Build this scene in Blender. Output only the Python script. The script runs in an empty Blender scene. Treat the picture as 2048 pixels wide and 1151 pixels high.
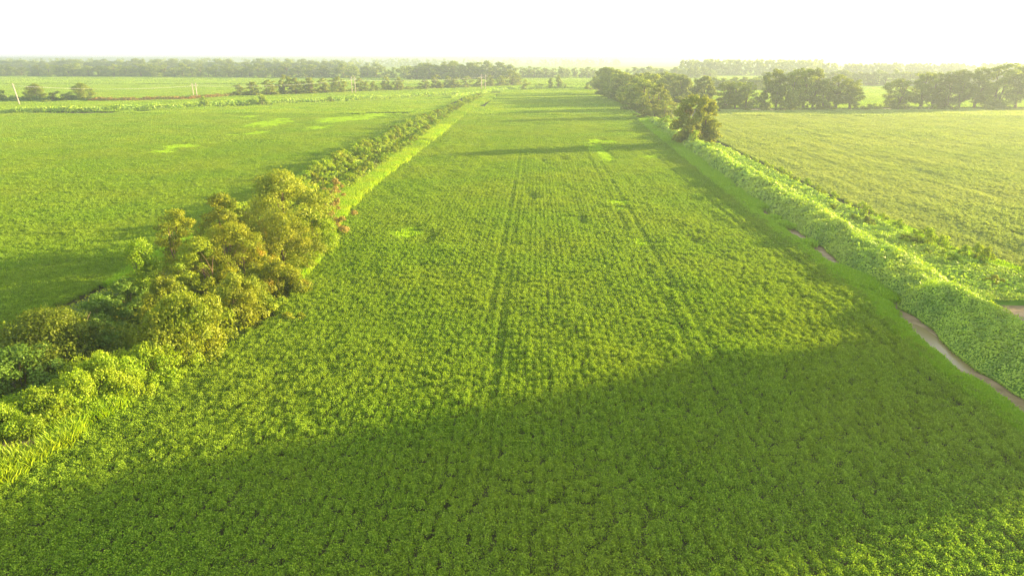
import bpy, math, random
import numpy as np

# ------------------------------------------------------------------ camera, world, sun, exposure
F = 1409.0                      # focal length in photo pixels (2048 wide)
CAM_H = 28.0
PITCH = math.radians(18.0)
YAW = math.radians(-2.9)
SUN_AZ = math.radians(67.5)     # clockwise from +Y
SUN_EL = math.radians(10.5)

scene = bpy.context.scene
col = scene.collection
cam_d = bpy.data.cameras.new("camera")
cam = bpy.data.objects.new("camera", cam_d)
col.objects.link(cam)
cam.location = (0, 0, CAM_H)
cam.rotation_euler = (math.pi / 2 - PITCH, 0, -YAW)
cam_d.sensor_width = 36.0
cam_d.lens = 36.0 * F / 2048.0
cam_d.clip_start = 0.5
cam_d.clip_end = 30000.0
scene.camera = cam

world = bpy.data.worlds.new("World")
scene.world = world
world.use_nodes = True
wn = world.node_tree.nodes
bg = wn["Background"]
sky = wn.new("ShaderNodeTexSky")
sky.sky_type = 'NISHITA'
sky.sun_disc = False
sky.sun_elevation = SUN_EL
sky.sun_rotation = SUN_AZ
sky.air_density = 1.0
sky.dust_density = 3.0
sky.ozone_density = 1.0
bg.inputs["Strength"].default_value = 0.05
world.node_tree.links.new(sky.outputs["Color"], bg.inputs["Color"])
veil = wn.new("ShaderNodeBackground")          # thin white cloud over the whole sky
veil.inputs["Color"].default_value = (.97, .99, 1.0, 1)
veil.inputs["Strength"].default_value = 0.205
addn = wn.new("ShaderNodeAddShader")
world.node_tree.links.new(bg.outputs[0], addn.inputs[0])
world.node_tree.links.new(veil.outputs[0], addn.inputs[1])
world.node_tree.links.new(addn.outputs[0], wn["World Output"].inputs["Surface"])

world.cycles.sampling_method = 'NONE'   # the even sky is found by the surfaces' own rays

sun_d = bpy.data.lights.new("sun", 'SUN')
sun_d.energy = 5.0
sun_d.angle = math.radians(1.8)
sun_d.color = (1.0, 0.74, 0.37)
sun = bpy.data.objects.new("sun", sun_d)
col.objects.link(sun)
sun.rotation_euler = (math.pi / 2 - SUN_EL, 0, math.pi - SUN_AZ)

scene.view_settings.view_transform = 'Standard'
scene.view_settings.look = 'None'
scene.view_settings.gamma = 1.0
scene.view_settings.exposure = 2.55
scene.cycles.max_bounces = 6
scene.cycles.diffuse_bounces = 3
scene.cycles.glossy_bounces = 2
scene.cycles.transmission_bounces = 4
scene.cycles.volume_bounces = 1
scene.cycles.use_denoising = True
scene.cycles.denoiser = 'OPENIMAGEDENOISE'
scene.cycles.denoising_input_passes = 'RGB_ALBEDO_NORMAL'
scene.cycles.denoising_prefilter = 'NONE'
scene.cycles.use_adaptive_sampling = False

# ------------------------------------------------------------------ helpers
rng = np.random.default_rng(7)
random.seed(7)
CP, SP, CY, SY = math.cos(PITCH), math.sin(PITCH), math.cos(YAW), math.sin(YAW)


def ray(px, py):
    x = (px - 1024) / F
    y = -(py - 575.5) / F
    f = CP + y * SP
    u = -SP + y * CP
    return np.array([x * CY + f * SY, -x * SY + f * CY, u])


def gp(px, py, z=0.0):
    d = ray(px, py)
    t = (z - CAM_H) / d[2]
    return np.array([d[0] * t, d[1] * t])


def at_y(px, py, Y):
    d = ray(px, py)
    t = Y / d[1]
    return d[0] * t, CAM_H + d[2] * t, t


def project(x, y, z):
    a = x * CY - y * SY
    b = x * SY + y * CY
    w = z - CAM_H
    dep = b * CP - w * SP
    up = b * SP + w * CP
    return a / dep * F + 1024, 575.5 - up / dep * F, dep


def in_view(x, y, m=90, z=0.0):
    px, py, dep = project(x, y, z)
    return (dep > 3) & (px > -m) & (px < 2048 + m) & (py < 1151 + 1.6 * m)


def vnoise(x, y, seed=0):
    """smooth value noise in 0..1"""
    x = np.asarray(x, float); y = np.asarray(y, float)
    xi = np.floor(x).astype(np.int64); yi = np.floor(y).astype(np.int64)
    fx = x - xi; fy = y - yi
    fx = fx * fx * (3 - 2 * fx); fy = fy * fy * (3 - 2 * fy)

    def h(a, b):
        n = (a * 374761393 + b * 668265263 + seed * 974634777) & 0xffffffff
        n = ((n ^ (n >> 13)) * 1274126177) & 0xffffffff
        return ((n ^ (n >> 16)) & 0xffff) / 65535.0
    return (h(xi, yi) * (1 - fx) + h(xi + 1, yi) * fx) * (1 - fy) + (h(xi, yi + 1) * (1 - fx) + h(xi + 1, yi + 1) * fx) * fy


def fbm(x, y, seed=0, o=3):
    s = 0; a = 0.5; t = 0
    for i in range(o):
        s = s + a * vnoise(x * 2 ** i, y * 2 ** i, seed + i); t += a; a *= 0.5
    return s / t


def unit(v):
    return v / np.maximum(np.linalg.norm(v, axis=-1, keepdims=True), 1e-9)


def quad_mesh(name, V, rnd=None, mat=None, smooth=False):
    """V: (n,4,3) loose quads -> mesh with a per-face float 'rnd'"""
    n = len(V)
    me = bpy.data.meshes.new(name)
    me.vertices.add(n * 4)
    me.vertices.foreach_set("co", np.ascontiguousarray(V, dtype=np.float32).ravel())
    me.loops.add(n * 4)
    me.loops.foreach_set("vertex_index", np.arange(n * 4, dtype=np.int32))
    me.polygons.add(n)
    me.polygons.foreach_set("loop_start", np.arange(0, n * 4, 4, dtype=np.int32))
    me.polygons.foreach_set("loop_total", np.full(n, 4, dtype=np.int32))
    me.update(calc_edges=True)
    if rnd is not None:
        a = me.attributes.new("rnd", 'FLOAT', 'FACE')
        a.data.foreach_set("value", np.ascontiguousarray(rnd, dtype=np.float32))
    if mat:
        me.materials.append(mat)
    return me


def leaf_quads(P, N, size, aspect=0.7, fold=0.12, droop=None, r=None):
    r = r or rng
    n = len(P)
    t = unit(np.cross(N, r.normal(size=(n, 3))))
    if droop is not None:
        t = unit(t + droop)
    b = unit(np.cross(N, t))
    s = np.asarray(size).reshape(-1, 1) * np.ones((n, 1))
    f = N * s * fold
    return np.stack([P - t * s * .5, P + b * s * aspect * .5 - f, P + t * s * .5, P - b * s * aspect * .5 - f], axis=1)


def tube(path, rad, sides=7):
    """tapered tube verts/faces"""
    path = np.asarray(path, float)
    vs, fs = [], []
    for i, p in enumerate(path):
        d = path[min(i + 1, len(path) - 1)] - path[max(i - 1, 0)]
        d = d / (np.linalg.norm(d) + 1e-9)
        a = np.cross(d, [0, 1, 0] if abs(d[1]) < .9 else [1, 0, 0]); a /= np.linalg.norm(a)
        b = np.cross(d, a)
        for k in range(sides):
            w = 2 * math.pi * k / sides
            vs.append(p + rad[i] * (math.cos(w) * a + math.sin(w) * b))
    m = len(path)
    for i in range(m - 1):
        for k in range(sides):
            k2 = (k + 1) % sides
            fs.append((i * sides + k, i * sides + k2, (i + 1) * sides + k2, (i + 1) * sides + k))
    fs.append(tuple(range(sides))[::-1]); fs.append(tuple((m - 1) * sides + k for k in range(sides)))
    return vs, fs


def tubes_mesh(name, tubes, mat):
    vs, fs = [], []
    for v, f in tubes:
        o = len(vs)
        vs += [tuple(p) for p in v]
        fs += [tuple(i + o for i in q) for q in f]
    me = bpy.data.meshes.new(name)
    me.from_pydata(vs, [], fs)
    me.materials.append(mat)
    me.polygons.foreach_set("use_smooth", [True] * len(me.polygons))
    return me


def link(name, me, parent=None):
    o = bpy.data.objects.new(name, me)
    col.objects.link(o)
    if parent is not None:
        o.parent = parent
    return o


def tag(o, label=None, cat=None, group=None, kind=None):
    for k, v in (("label", label), ("category", cat), ("group", group), ("kind", kind)):
        if v:
            o[k] = v
    return o


# ------------------------------------------------------------------ materials
def mat_new(name):
    m = bpy.data.materials.new(name)
    m.use_nodes = True
    nt = m.node_tree
    for n in list(nt.nodes):
        nt.nodes.remove(n)
    out = nt.nodes.new("ShaderNodeOutputMaterial")
    return m, nt, out


def node(nt, t, **kw):
    n = nt.nodes.new(t)
    for k, v in kw.items():
        setattr(n, k, v)
    return n


def mixcol(nt, fac, a, b, mode='MIX'):
    m = node(nt, "ShaderNodeMix", data_type='RGBA', blend_type=mode)
    for sock, v in ((m.inputs[0], fac), (m.inputs[6], a), (m.inputs[7], b)):
        if hasattr(v, "is_output"):
            nt.links.new(v, sock)
        elif isinstance(v, (int, float)):
            sock.default_value = v
        else:
            sock.default_value = (*v, 1.0)
    return m.outputs[2]


def noise_pos(nt, scale, lo=0.35, hi=0.65, detail=2.0, stretch=None):
    g = node(nt, "ShaderNodeNewGeometry")
    src = g.outputs["Position"]
    if stretch:
        mp = node(nt, "ShaderNodeMapping")
        mp.inputs["Scale"].default_value = stretch
        nt.links.new(src, mp.inputs[0]); src = mp.outputs[0]
    nz = node(nt, "ShaderNodeTexNoise")
    nz.inputs["Scale"].default_value = scale
    nz.inputs["Detail"].default_value = detail
    nt.links.new(src, nz.inputs["Vector"])
    mr = node(nt, "ShaderNodeMapRange")
    mr.inputs[1].default_value = lo; mr.inputs[2].default_value = hi
    nt.links.new(nz.outputs[0], mr.inputs[0])
    return mr.outputs[0]


def leaf_mat(name, a, b, trans=0.4, tcol=None, patch=None, patch_scale=0.03, patch_amt=0.6, obj_var=0.0, accent=None, accent_scale=0.3, gloss=0.012, stretch=None):
    """leaves between colours a and b (random per leaf), with patches of colour by world position"""
    m, nt, out = mat_new(name)
    at = node(nt, "ShaderNodeAttribute", attribute_name="rnd")
    c = mixcol(nt, at.outputs["Fac"], a, b)
    if patch:
        p = noise_pos(nt, patch_scale, stretch=stretch)
        mu = node(nt, "ShaderNodeMath", operation='MULTIPLY'); mu.inputs[1].default_value = patch_amt
        nt.links.new(p, mu.inputs[0])
        c = mixcol(nt, mu.outputs[0], c, patch)
    if accent:
        p = noise_pos(nt, accent_scale, 0.62, 0.72)
        c = mixcol(nt, p, c, accent)
    if obj_var:
        oi = node(nt, "ShaderNodeObjectInfo")
        mr = node(nt, "ShaderNodeMapRange")
        mr.inputs[3].default_value = 1 - obj_var; mr.inputs[4].default_value = 1 + obj_var
        nt.links.new(oi.outputs["Random"], mr.inputs[0])
        hs = node(nt, "ShaderNodeHueSaturation")
        nt.links.new(mr.outputs[0], hs.inputs["Value"]); nt.links.new(c, hs.inputs["Color"])
        c = hs.outputs[0]
    d = node(nt, "ShaderNodeBsdfDiffuse"); nt.links.new(c, d.inputs[0])
    t = node(nt, "ShaderNodeBsdfTranslucent")
    tc = mixcol(nt, 1.0, c, tcol or (1.35, 1.3, 0.5), 'MULTIPLY')
    nt.links.new(tc, t.inputs[0])
    mx = node(nt, "ShaderNodeMixShader"); mx.inputs[0].default_value = trans
    nt.links.new(d.outputs[0], mx.inputs[1]); nt.links.new(t.outputs[0], mx.inputs[2])
    last = mx.outputs[0]
    if gloss:
        gl = node(nt, "ShaderNodeBsdfGlossy"); gl.inputs["Roughness"].default_value = 0.55
        gl.inputs["Color"].default_value = (1, 1, .9, 1)
        m2 = node(nt, "ShaderNodeMixShader"); m2.inputs[0].default_value = gloss
        nt.links.new(last, m2.inputs[1]); nt.links.new(gl.outputs[0], m2.inputs[2])
        last = m2.outputs[0]
    nt.links.new(last, out.inputs["Surface"])
    return m


def plain_mat(name, a, b=None, scale=2.0, rough=0.9, lo=.35, hi=.65, bump=0.0, stretch=None):
    m, nt, out = mat_new(name)
    p = node(nt, "ShaderNodeBsdfPrincipled")
    p.inputs["Roughness"].default_value = rough
    p.inputs["Specular IOR Level"].default_value = 0.2
    if b:
        n = noise_pos(nt, scale, lo, hi, 4.0, stretch)
        nt.links.new(mixcol(nt, n, a, b), p.inputs["Base Color"])
        if bump:
            bp = node(nt, "ShaderNodeBump"); bp.inputs["Strength"].default_value = bump
            nt.links.new(n, bp.inputs["Height"]); nt.links.new(bp.outputs[0], p.inputs["Normal"])
    else:
        p.inputs["Base Color"].default_value = (*a, 1)
    nt.links.new(p.outputs[0], out.inputs["Surface"])
    return m


M = {}
M['crop'] = leaf_mat("soybean_leaf", (.045, .125, .004), (.27, .42, .04), .38, patch=(.24, .31, .03), patch_scale=.045, patch_amt=.45, gloss=0)
M['crop_glare'] = leaf_mat("soybean_leaf_glare", (.12, .18, .02), (.29, .39, .10), .38, patch=(.28, .34, .09), patch_scale=.03, patch_amt=.6, gloss=.02)  # same soybeans; the distant sun glare is put into a paler leaf colour
M['weed'] = leaf_mat("lime_weed_leaf", (.20, .38, .004), (.30, .46, .01), .42)
M['verge'] = leaf_mat("verge_grass_leaf", (.15, .32, .005), (.25, .38, .012), .42, patch=(.32, .36, .02), patch_scale=.15, patch_amt=.45)
M['ditch_grass'] = leaf_mat("ditch_grass_leaf", (.16, .33, .004), (.27, .43, .014), .42)
M['vine'] = leaf_mat("vine_leaf", (.09, .21, .004), (.32, .50, .016), .35, patch=(.33, .43, .015), patch_scale=.12, patch_amt=.5, gloss=.04)
M['tree'] = leaf_mat("tree_leaf", (.095, .15, .006), (.25, .31, .016), .4, obj_var=.22)
M['tree_gold'] = leaf_mat("gold_tree_leaf", (.075, .115, .003), (.31, .32, .010), .34, patch=(.17, .24, .012), patch_scale=.25, patch_amt=.6, accent=(.32, .22, .015), accent_scale=.3, obj_var=.12)
M['tree_pale'] = leaf_mat("pale_tree_leaf", (.12, .175, .008), (.28, .32, .025), .34, obj_var=.15)
M['shrub'] = leaf_mat("shrub_leaf", (.07, .14, .004), (.21, .29, .012), .35, patch=(.24, .25, .012), patch_scale=.2, patch_amt=.6, obj_var=.2)
M['shrub_lime'] = leaf_mat("lime_shrub_leaf", (.075, .18, .004), (.27, .40, .012), .4, patch=(.28, .32, .012), patch_scale=.25, patch_amt=.5, obj_var=.12)
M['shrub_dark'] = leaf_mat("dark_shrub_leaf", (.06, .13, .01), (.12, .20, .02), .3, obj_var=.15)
M['shrub_olive'] = leaf_mat("olive_shrub_leaf", (.04, .075, .003), (.16, .205, .010), .33, obj_var=.08)
M['shrub_brown'] = leaf_mat("brown_shrub_leaf", (.22, .18, .04), (.31, .25, .07), .3, obj_var=.15)
M['red_weed'] = leaf_mat("red_weed_leaf", (.26, .09, .03), (.30, .20, .05), .3, patch=(.15, .22, .03), patch_scale=.05, patch_amt=.8)
M['straw'] = leaf_mat("straw", (.46, .35, .13), (.58, .48, .22), .25)
M['bark'] = plain_mat("bark", (.09, .065, .04), (.17, .125, .08), 3.0, bump=.4)
M['pole'] = plain_mat("weathered_pole", (.36, .31, .26), (.46, .40, .34), 1.0)
M['wire'] = plain_mat("wire_metal", (.55, .55, .52))
M['ceramic'] = plain_mat("insulator_ceramic", (.45, .42, .38), rough=.3)
M['soil'] = plain_mat("field_soil", (.045, .055, .012), (.08, .08, .025), .6)
M['ground'] = plain_mat("farmland", (.13, .24, .03), (.22, .30, .06), .004)
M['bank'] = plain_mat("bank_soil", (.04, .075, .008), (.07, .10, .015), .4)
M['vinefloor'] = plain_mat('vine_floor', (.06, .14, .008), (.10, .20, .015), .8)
M['mud'] = plain_mat("mud", (.12, .09, .035), (.22, .165, .085), .7, .6, bump=.3)
M['pale'] = plain_mat("pale_soil", (.45, .34, .20), (.55, .44, .28), .2)

# muddy water
m_, nt_, out_ = mat_new("muddy_water")
p_ = node(nt_, "ShaderNodeBsdfPrincipled")
p_.inputs["Base Color"].default_value = (.16, .13, .05, 1)
p_.inputs["Roughness"].default_value = .22
p_.inputs["Specular IOR Level"].default_value = .25
nz_ = node(nt_, "ShaderNodeTexNoise"); nz_.inputs["Scale"].default_value = 6
bp_ = node(nt_, "ShaderNodeBump"); bp_.inputs["Strength"].default_value = .04
g_ = node(nt_, "ShaderNodeNewGeometry")
nt_.links.new(g_.outputs["Position"], nz_.inputs["Vector"])
nt_.links.new(nz_.outputs[0], bp_.inputs["Height"]); nt_.links.new(bp_.outputs[0], p_.inputs["Normal"])
nt_.links.new(p_.outputs[0], out_.inputs["Surface"])
M['water'] = m_


# ------------------------------------------------------------------ layout of the land (metres; rows run almost along +Y)
def interp(pts):
    ys = [p[1] for p in pts]; xs = [p[0] for p in pts]
    return lambda y: np.interp(y, ys, xs)


XL = interp([(-37, 20), (-37, 40), (-36, 46), (-34.5, 59), (-32, 65), (-30.5, 73), (-32.7, 88), (-36, 110), (-40, 143), (-41, 216), (-45, 415), (-41, 520), (-48, 640), (-52, 720)])
XO = interp([(-60, 20), (-58, 67), (-56, 80), (-58, 110), (-60.5, 176), (-61.5, 295), (-57, 553), (-57, 720)])
XR = interp([(38, 20), (38.2, 52), (37.7, 62), (39, 80), (39.5, 101), (39.6, 133), (41, 199), (43, 290), (44.5, 350), (40, 640), (39, 720)])
XF = interp([(66, 20), (66, 90), (60.5, 108), (59, 148), (58, 233), (57, 330), (90, 400)])
HEDGE = interp([(575 - 0, -20), (580, -60), (575, -70), (496, -137), (444, -186), (375, -239), (372, -292), (368, -420), (365, -900)][::-1])  # y of the far hedge by x
MID = interp([(800, 40), (793, -31), (760, -60), (631, -174), (558, -245), (487, -313), (484, -378), (480, -1200)][::-1])


def field_id(x, y):
    """0 none, 1 centre, 2 the field past the ditch hedge, 3 the hazy sunlit field, 4 strip before the poles, 5 far farmland"""
    f = np.zeros(np.shape(x), int)
    f = np.where((x > XL(y) + .2) & (x < XR(y) - .45) & (y < 705 + .12 * x), 1, f)
    f = np.where((x < XO(y) - .5) & (y < HEDGE(x) - 4), 2, f)
    f = np.where((x > XF(y) + 1.5) & (y < 409 + .13 * (x - 94)) & (y > 97 - .5 * (x - 66)), 3, f)
    left = x < XL(y) - 1
    f = np.where(left & (y > HEDGE(x) + 6) & (y < MID(x) - 6), 4, f)
    far = (left & (y > MID(x) + 10)) | ((x > 52) & (y > 426 + .13 * (x - 94))) | (y > 735)
    f = np.where((f == 0) & far, 5, f)
    return f


def ring_mesh(name, R, mat):
    me = bpy.data.meshes.new(name)
    n = 64
    vs = [(R * math.cos(2 * math.pi * k / n), R * math.sin(2 * math.pi * k / n), 0) for k in range(n)]
    me.from_pydata(vs, [], [tuple(range(n))])
    me.materials.append(mat)
    return me


def strip_mesh(name, ys, xa, xb, z, mat):
    me = bpy.data.meshes.new(name)
    vs, fs = [], []
    for i, y in enumerate(ys):
        vs += [(xa(y), y, z), (xb(y), y, z)]
        if i:
            fs.append((2 * i - 2, 2 * i - 1, 2 * i + 1, 2 * i))
    me.from_pydata([tuple(float(c) for c in v) for v in vs], [], fs)
    me.materials.append(mat)
    return me


o = link("ground", ring_mesh("ground", 6500, M['ground'])); tag(o, kind="structure")
Z1 = .004
o = link("field_soil", strip_mesh("field_soil", np.arange(0, 721, 20), lambda y: -700., lambda y: 700., Z1, M['soil'])); tag(o, kind="structure")


# ------------------------------------------------------------------ scattered stuff: one object each, instanced plants
def scatter(name, protos, P, rotz, scl, label, kind="stuff", tilt=None):
    """one object that carries small plants at the points P"""
    n = len(P)
    me = bpy.data.meshes.new(name)
    me.vertices.add(n)
    me.vertices.foreach_set("co", np.ascontiguousarray(P, dtype=np.float32).ravel())
    a = me.attributes.new("vid", 'INT', 'POINT'); a.data.foreach_set("value", rng.integers(0, len(protos), n).astype(np.int32))
    rot = np.zeros((n, 3), np.float32); rot[:, 2] = rotz
    if tilt is not None:
        rot[:, :2] = tilt
    a = me.attributes.new("rot", 'FLOAT_VECTOR', 'POINT'); a.data.foreach_set("vector", rot.ravel())
    a = me.attributes.new("scl", 'FLOAT_VECTOR', 'POINT'); a.data.foreach_set("vector", np.ascontiguousarray(scl, dtype=np.float32).ravel())
    o = link(name, me)
    tag(o, label, None, None, kind)
    c = bpy.data.collections.new(name + "_plants")
    for i, pm in enumerate(protos):
        po = bpy.data.objects.new("plant", pm)
        c.objects.link(po)
    ng = bpy.data.node_groups.new(name + "_scatter", 'GeometryNodeTree')
    ng.interface.new_socket("Geometry", in_out='INPUT', socket_type='NodeSocketGeometry')
    ng.interface.new_socket("Geometry", in_out='OUTPUT', socket_type='NodeSocketGeometry')
    N = ng.nodes
    gi = N.new("NodeGroupInput"); go = N.new("NodeGroupOutput")
    ci = N.new("GeometryNodeCollectionInfo")
    ci.inputs["Collection"].default_value = c
    ci.inputs["Separate Children"].default_value = True
    ci.inputs["Reset Children"].default_value = True
    ip = N.new("GeometryNodeInstanceOnPoints")
    ip.inputs["Pick Instance"].default_value = True
    L = ng.links

    def na(nm, t):
        k = N.new("GeometryNodeInputNamedAttribute"); k.data_type = t
        k.inputs["Name"].default_value = nm
        return k.outputs["Attribute"]
    L.new(gi.outputs[0], ip.inputs["Points"]); L.new(ci.outputs[0], ip.inputs["Instance"])
    L.new(na("vid", 'INT'), ip.inputs["Instance Index"])
    L.new(na("rot", 'FLOAT_VECTOR'), ip.inputs["Rotation"])
    L.new(na("scl", 'FLOAT_VECTOR'), ip.inputs["Scale"])
    L.new(ip.outputs[0], go.inputs[0])
    md = o.modifiers.new("scatter", 'NODES'); md.node_group = ng
    return o


ROW = .76
SKEW = .0155


def row_plants(r, length, rows, per_m, nleaf, leaf, mat, name, H=.85, spread=.34):
    """a tile of soybean rows along Y, centred on 0: bushy plants with leaves on domes"""
    P, Nn, S = [], [], []
    for k in range(rows):
        x0 = (k - (rows - 1) / 2) * ROW
        n = max(2, int(length * per_m))
        for j in range(n):
            cy = -length / 2 + (j + r.uniform(-.5, 1.5)) / n * length
            cx = x0 + r.normal(0, .17)
            h = H * r.uniform(.80, 1.10)
            rad = spread * r.uniform(.8, 1.3)
            d = unit(r.normal(size=(nleaf, 3)))
            d[:, 2] = np.abs(d[:, 2]) * .9 + .05 - .35 * (r.random(nleaf) < .3)
            q = np.array([cx, cy, h - rad * 1.1]) + d * rad * np.array([1.05, 1.15, 1.1]) * r.uniform(.6, 1.05, (nleaf, 1))
            P.append(q)
            Nn.append(unit(d * .5 + np.array([.40, .17, .42]) + r.normal(size=(nleaf, 3)) * .50))
            S.append(leaf * r.uniform(.7, 1.3, nleaf))
    P = np.concatenate(P); Nn = np.concatenate(Nn); S = np.concatenate(S)
    P[:, 2] = np.maximum(P[:, 2], .08)
    return quad_mesh(name, leaf_quads(P, Nn, S, .78, .14, r=r), r.random(len(P)), mat)


protoA = [row_plants(np.random.default_rng(i), 1.52, 1, 5.2, 112, .098, M['crop'], "soybean_row") for i in range(8)]
protoB = [row_plants(np.random.default_rng(20 + i), 3.04, 4, 2.6, 34, .24, M['crop'], "soybean_rows", spread=.40) for i in range(6)]
def block_plants(r, size, n, leaf, mat, name, H=.85):
    """coarse canopy of far crop"""
    g = int(math.sqrt(n))
    xy = (np.stack(np.meshgrid(np.arange(g), np.arange(g)), -1).reshape(-1, 2) + r.random((g * g, 2))) / g * size - size / 2
    z = H * (.55 + .5 * r.random(g * g))
    P = np.column_stack([xy, z])
    N = unit(r.normal(size=(g * g, 3)) * .55 + np.array([.40, .17, .45]))
    return quad_mesh(name, leaf_quads(P, N, leaf * r.uniform(.7, 1.3, g * g), .85, .12, r=r), r.random(g * g), mat)


protoC = [block_plants(np.random.default_rng(40 + i), 12.16, 2600, .5, M['crop'], "soybean_block") for i in range(5)]
protoD = [block_plants(np.random.default_rng(50 + i), 40.0, 3600, 1.3, M['crop'], "soybean_block", 1.1) for i in range(5)]

# weed patches: photo pixel centre, half sizes in pixels
WEED_PX = [(815, 470, 26, 11), (1195, 297, 22, 9), (1210, 315, 14, 12), (1300, 317, 16, 4), (1235, 408, 22, 4), (1242, 422, 8, 4), (1282, 492, 6, 8),
           (535, 249, 34, 8), (520, 267, 24, 4), (640, 257, 20, 4), (690, 240, 46, 4), (745, 233, 40, 4), (660, 245, 24, 3), (730, 238, 28, 4), (360, 296, 32, 5), (325, 306, 26, 4),
           (500, 235, 16, 2), (415, 228, 10, 2), (600, 250, 10, 2), (470, 272, 14, 2), (1200, 285, 20, 5), (780, 228, 30, 2), (560, 240, 14, 2)]
WEEDS = []
for px, py, a, b in WEED_PX:
    c = gp(px, py); e1 = gp(px + a, py); e2 = gp(px, py - b); e3 = gp(px, py + b)
    WEEDS.append((c[0], (e2[1] + e3[1]) / 2, abs(e1[0] - c[0]), abs(e2[1] - e3[1]) / 2))
HOLES_PX = [(1163, 447, 16, 8), (1130, 322, 14, 4), (1085, 325, 10, 4), (1160, 367, 12, 2), (1078, 300, 10, 3), (1390, 487, 18, 10), (1480, 545, 4, 2), (1395, 470, 8, 5), (1065, 398, 16, 10), (862, 480, 14, 12), (1215, 312, 6, 3), (1340, 578, 5, 3), (1250, 465, 8, 4)]
HOLES = []
for px, py, a, b in HOLES_PX:
    c = gp(px, py); e1 = gp(px + a, py); e2 = gp(px, py - b); e3 = gp(px, py + b)
    HOLES.append((c[0], (e2[1] + e3[1]) / 2, abs(e1[0] - c[0]), abs(e2[1] - e3[1]) / 2))


def blob(x, y, lst, seed):
    v = np.zeros(np.shape(x))
    for (cx, cy, a, b) in lst:
        d = np.hypot((x - cx) / max(a, .3), (y - cy) / max(b, .3))
        v = np.maximum(v, 1.35 - d + .9 * (fbm(x / (a * .5 + .4), y / (b * .5 + .4), seed) - .5))
    return v


def tram(x, y):
    """wheel tracks: how far a row is pressed down (0..1)"""
    u = x + SKEW * y
    t = np.zeros(np.shape(x))
    for c in (-5.3, 15.3, 35.6, -75.5, -96, -116.5, -137, 79, 99.5, 120, 140.5):
        for w in (0, 2.1):
            strength = .15 + 1.0 * (vnoise(x * 0 + c * 7 + w * 3, y / 22, 5))
            t = np.maximum(t, np.where(np.abs(u - c - w) < ROW * .5, strength, 0))
    return t


def grid(dx, dy, x0, x1, y0, y1):
    gx, gy = np.meshgrid(np.arange(x0, x1, dx), np.arange(y0, y1, dy))
    return gx.ravel(), gy.ravel()


fields = {1: [], 2: [], 3: [], 4: [], 5: []}
weed_pts = []


def fill(dx, dy, ylo, yhi, level, xr):
    u, y = grid(dx, dy, -xr, xr, ylo, yhi)
    if level == 0:
        ri = np.round(u / dx).astype(int) % 997
        y = y + rng.random(997)[ri] * dy + rng.uniform(-.2, .2, len(y))
    x = u - SKEW * y
    ok = in_view(x, y)
    x, y = x[ok], y[ok]
    f = field_id(x, y)
    w = blob(x, y, WEEDS, 11)
    h = blob(x, y, HOLES, 31)
    isw = (w > .08) & (w > .40 + 1.1 * (rng.random(len(x)) - .5)) & np.isin(f, (1, 2)) if level < 3 else np.zeros(len(x), bool)
    nz = fbm(x / 5, y / 9, 3) - .5
    fine = vnoise(x / 1.6, y / 2.4, 9) - .5
    sz = 1.0 + .55 * nz + .22 * fine
    if level == 0:
        sz = sz * (1 - .22 * np.clip(tram(x, y), 0, 1)) * (1 - .6 * np.clip(h * .8, 0, 1))
        sz *= rng.uniform(.92, 1.08, len(x))
    elif level == 1:
        sz = sz * (1 - .45 * np.clip(h, 0, 1))
    sz = sz * np.where(np.isin(f, (2, 3)), 1 + .25 * (vnoise((x + SKEW * y) / 2.4, y / 220, 15) - .5) + .3 * (vnoise((x + SKEW * y) / 7, y / 40, 16) - .5), 1)
    sz = sz * (1 - .35 * np.clip(w * 1.2, 0, 1))
    weed_pts.append(np.column_stack([x[isw], y[isw], np.full(isw.sum(), level)]))
    for k in fields:
        s = (f == k) & ~isw
        if s.any():
            fields[k].append((level, np.column_stack([x[s], y[s], np.full(s.sum(), Z1)]), sz[s]))


fill(ROW, 1.45, 26, 235, 0, 230)
fill(3.04, 3.0, 236.5, 372, 1, 360)
fill(12.1, 12.0, 379, 811, 2, 800)
fill(40.0, 40.0, 837, 2600, 3, 2600)

names = {1: "rows of green soybeans filling the long middle field between the two ditches", 2: "even green soybeans filling the wide field beyond the shrub-lined ditch",
         3: "sunlit soybeans with painted-in glare in the hazy field beside the vine-covered bank", 4: "green crop in the narrow strip before the utility poles", 5: "hazy pale green crop fields far off between the tree lines"}
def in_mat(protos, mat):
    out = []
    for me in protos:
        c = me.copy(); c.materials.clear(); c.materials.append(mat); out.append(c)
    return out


PR = {0: protoA, 1: protoB, 2: protoC, 3: protoD}
for k, lst in fields.items():
    for lev in (0, 1, 2, 3):
        sel = [(p, s) for l, p, s in lst if l == lev]
        if not sel:
            continue
        P = np.concatenate([p for p, s in sel]); S = np.concatenate([s for p, s in sel])
        n = len(P)
        rz = np.where(rng.random(n) < .5, 0, math.pi) + SKEW
        if lev >= 2:
            rz = rng.integers(0, 4, n) * math.pi / 2
        sc = np.column_stack([np.where(lev == 0, .86 + .16 * S, 1.0) * np.ones(n), np.ones(n), S])
        scatter("soybean_crop", in_mat(PR[lev], M["crop_glare"]) if k == 3 else PR[lev], P, rz, sc, names[k])

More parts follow.
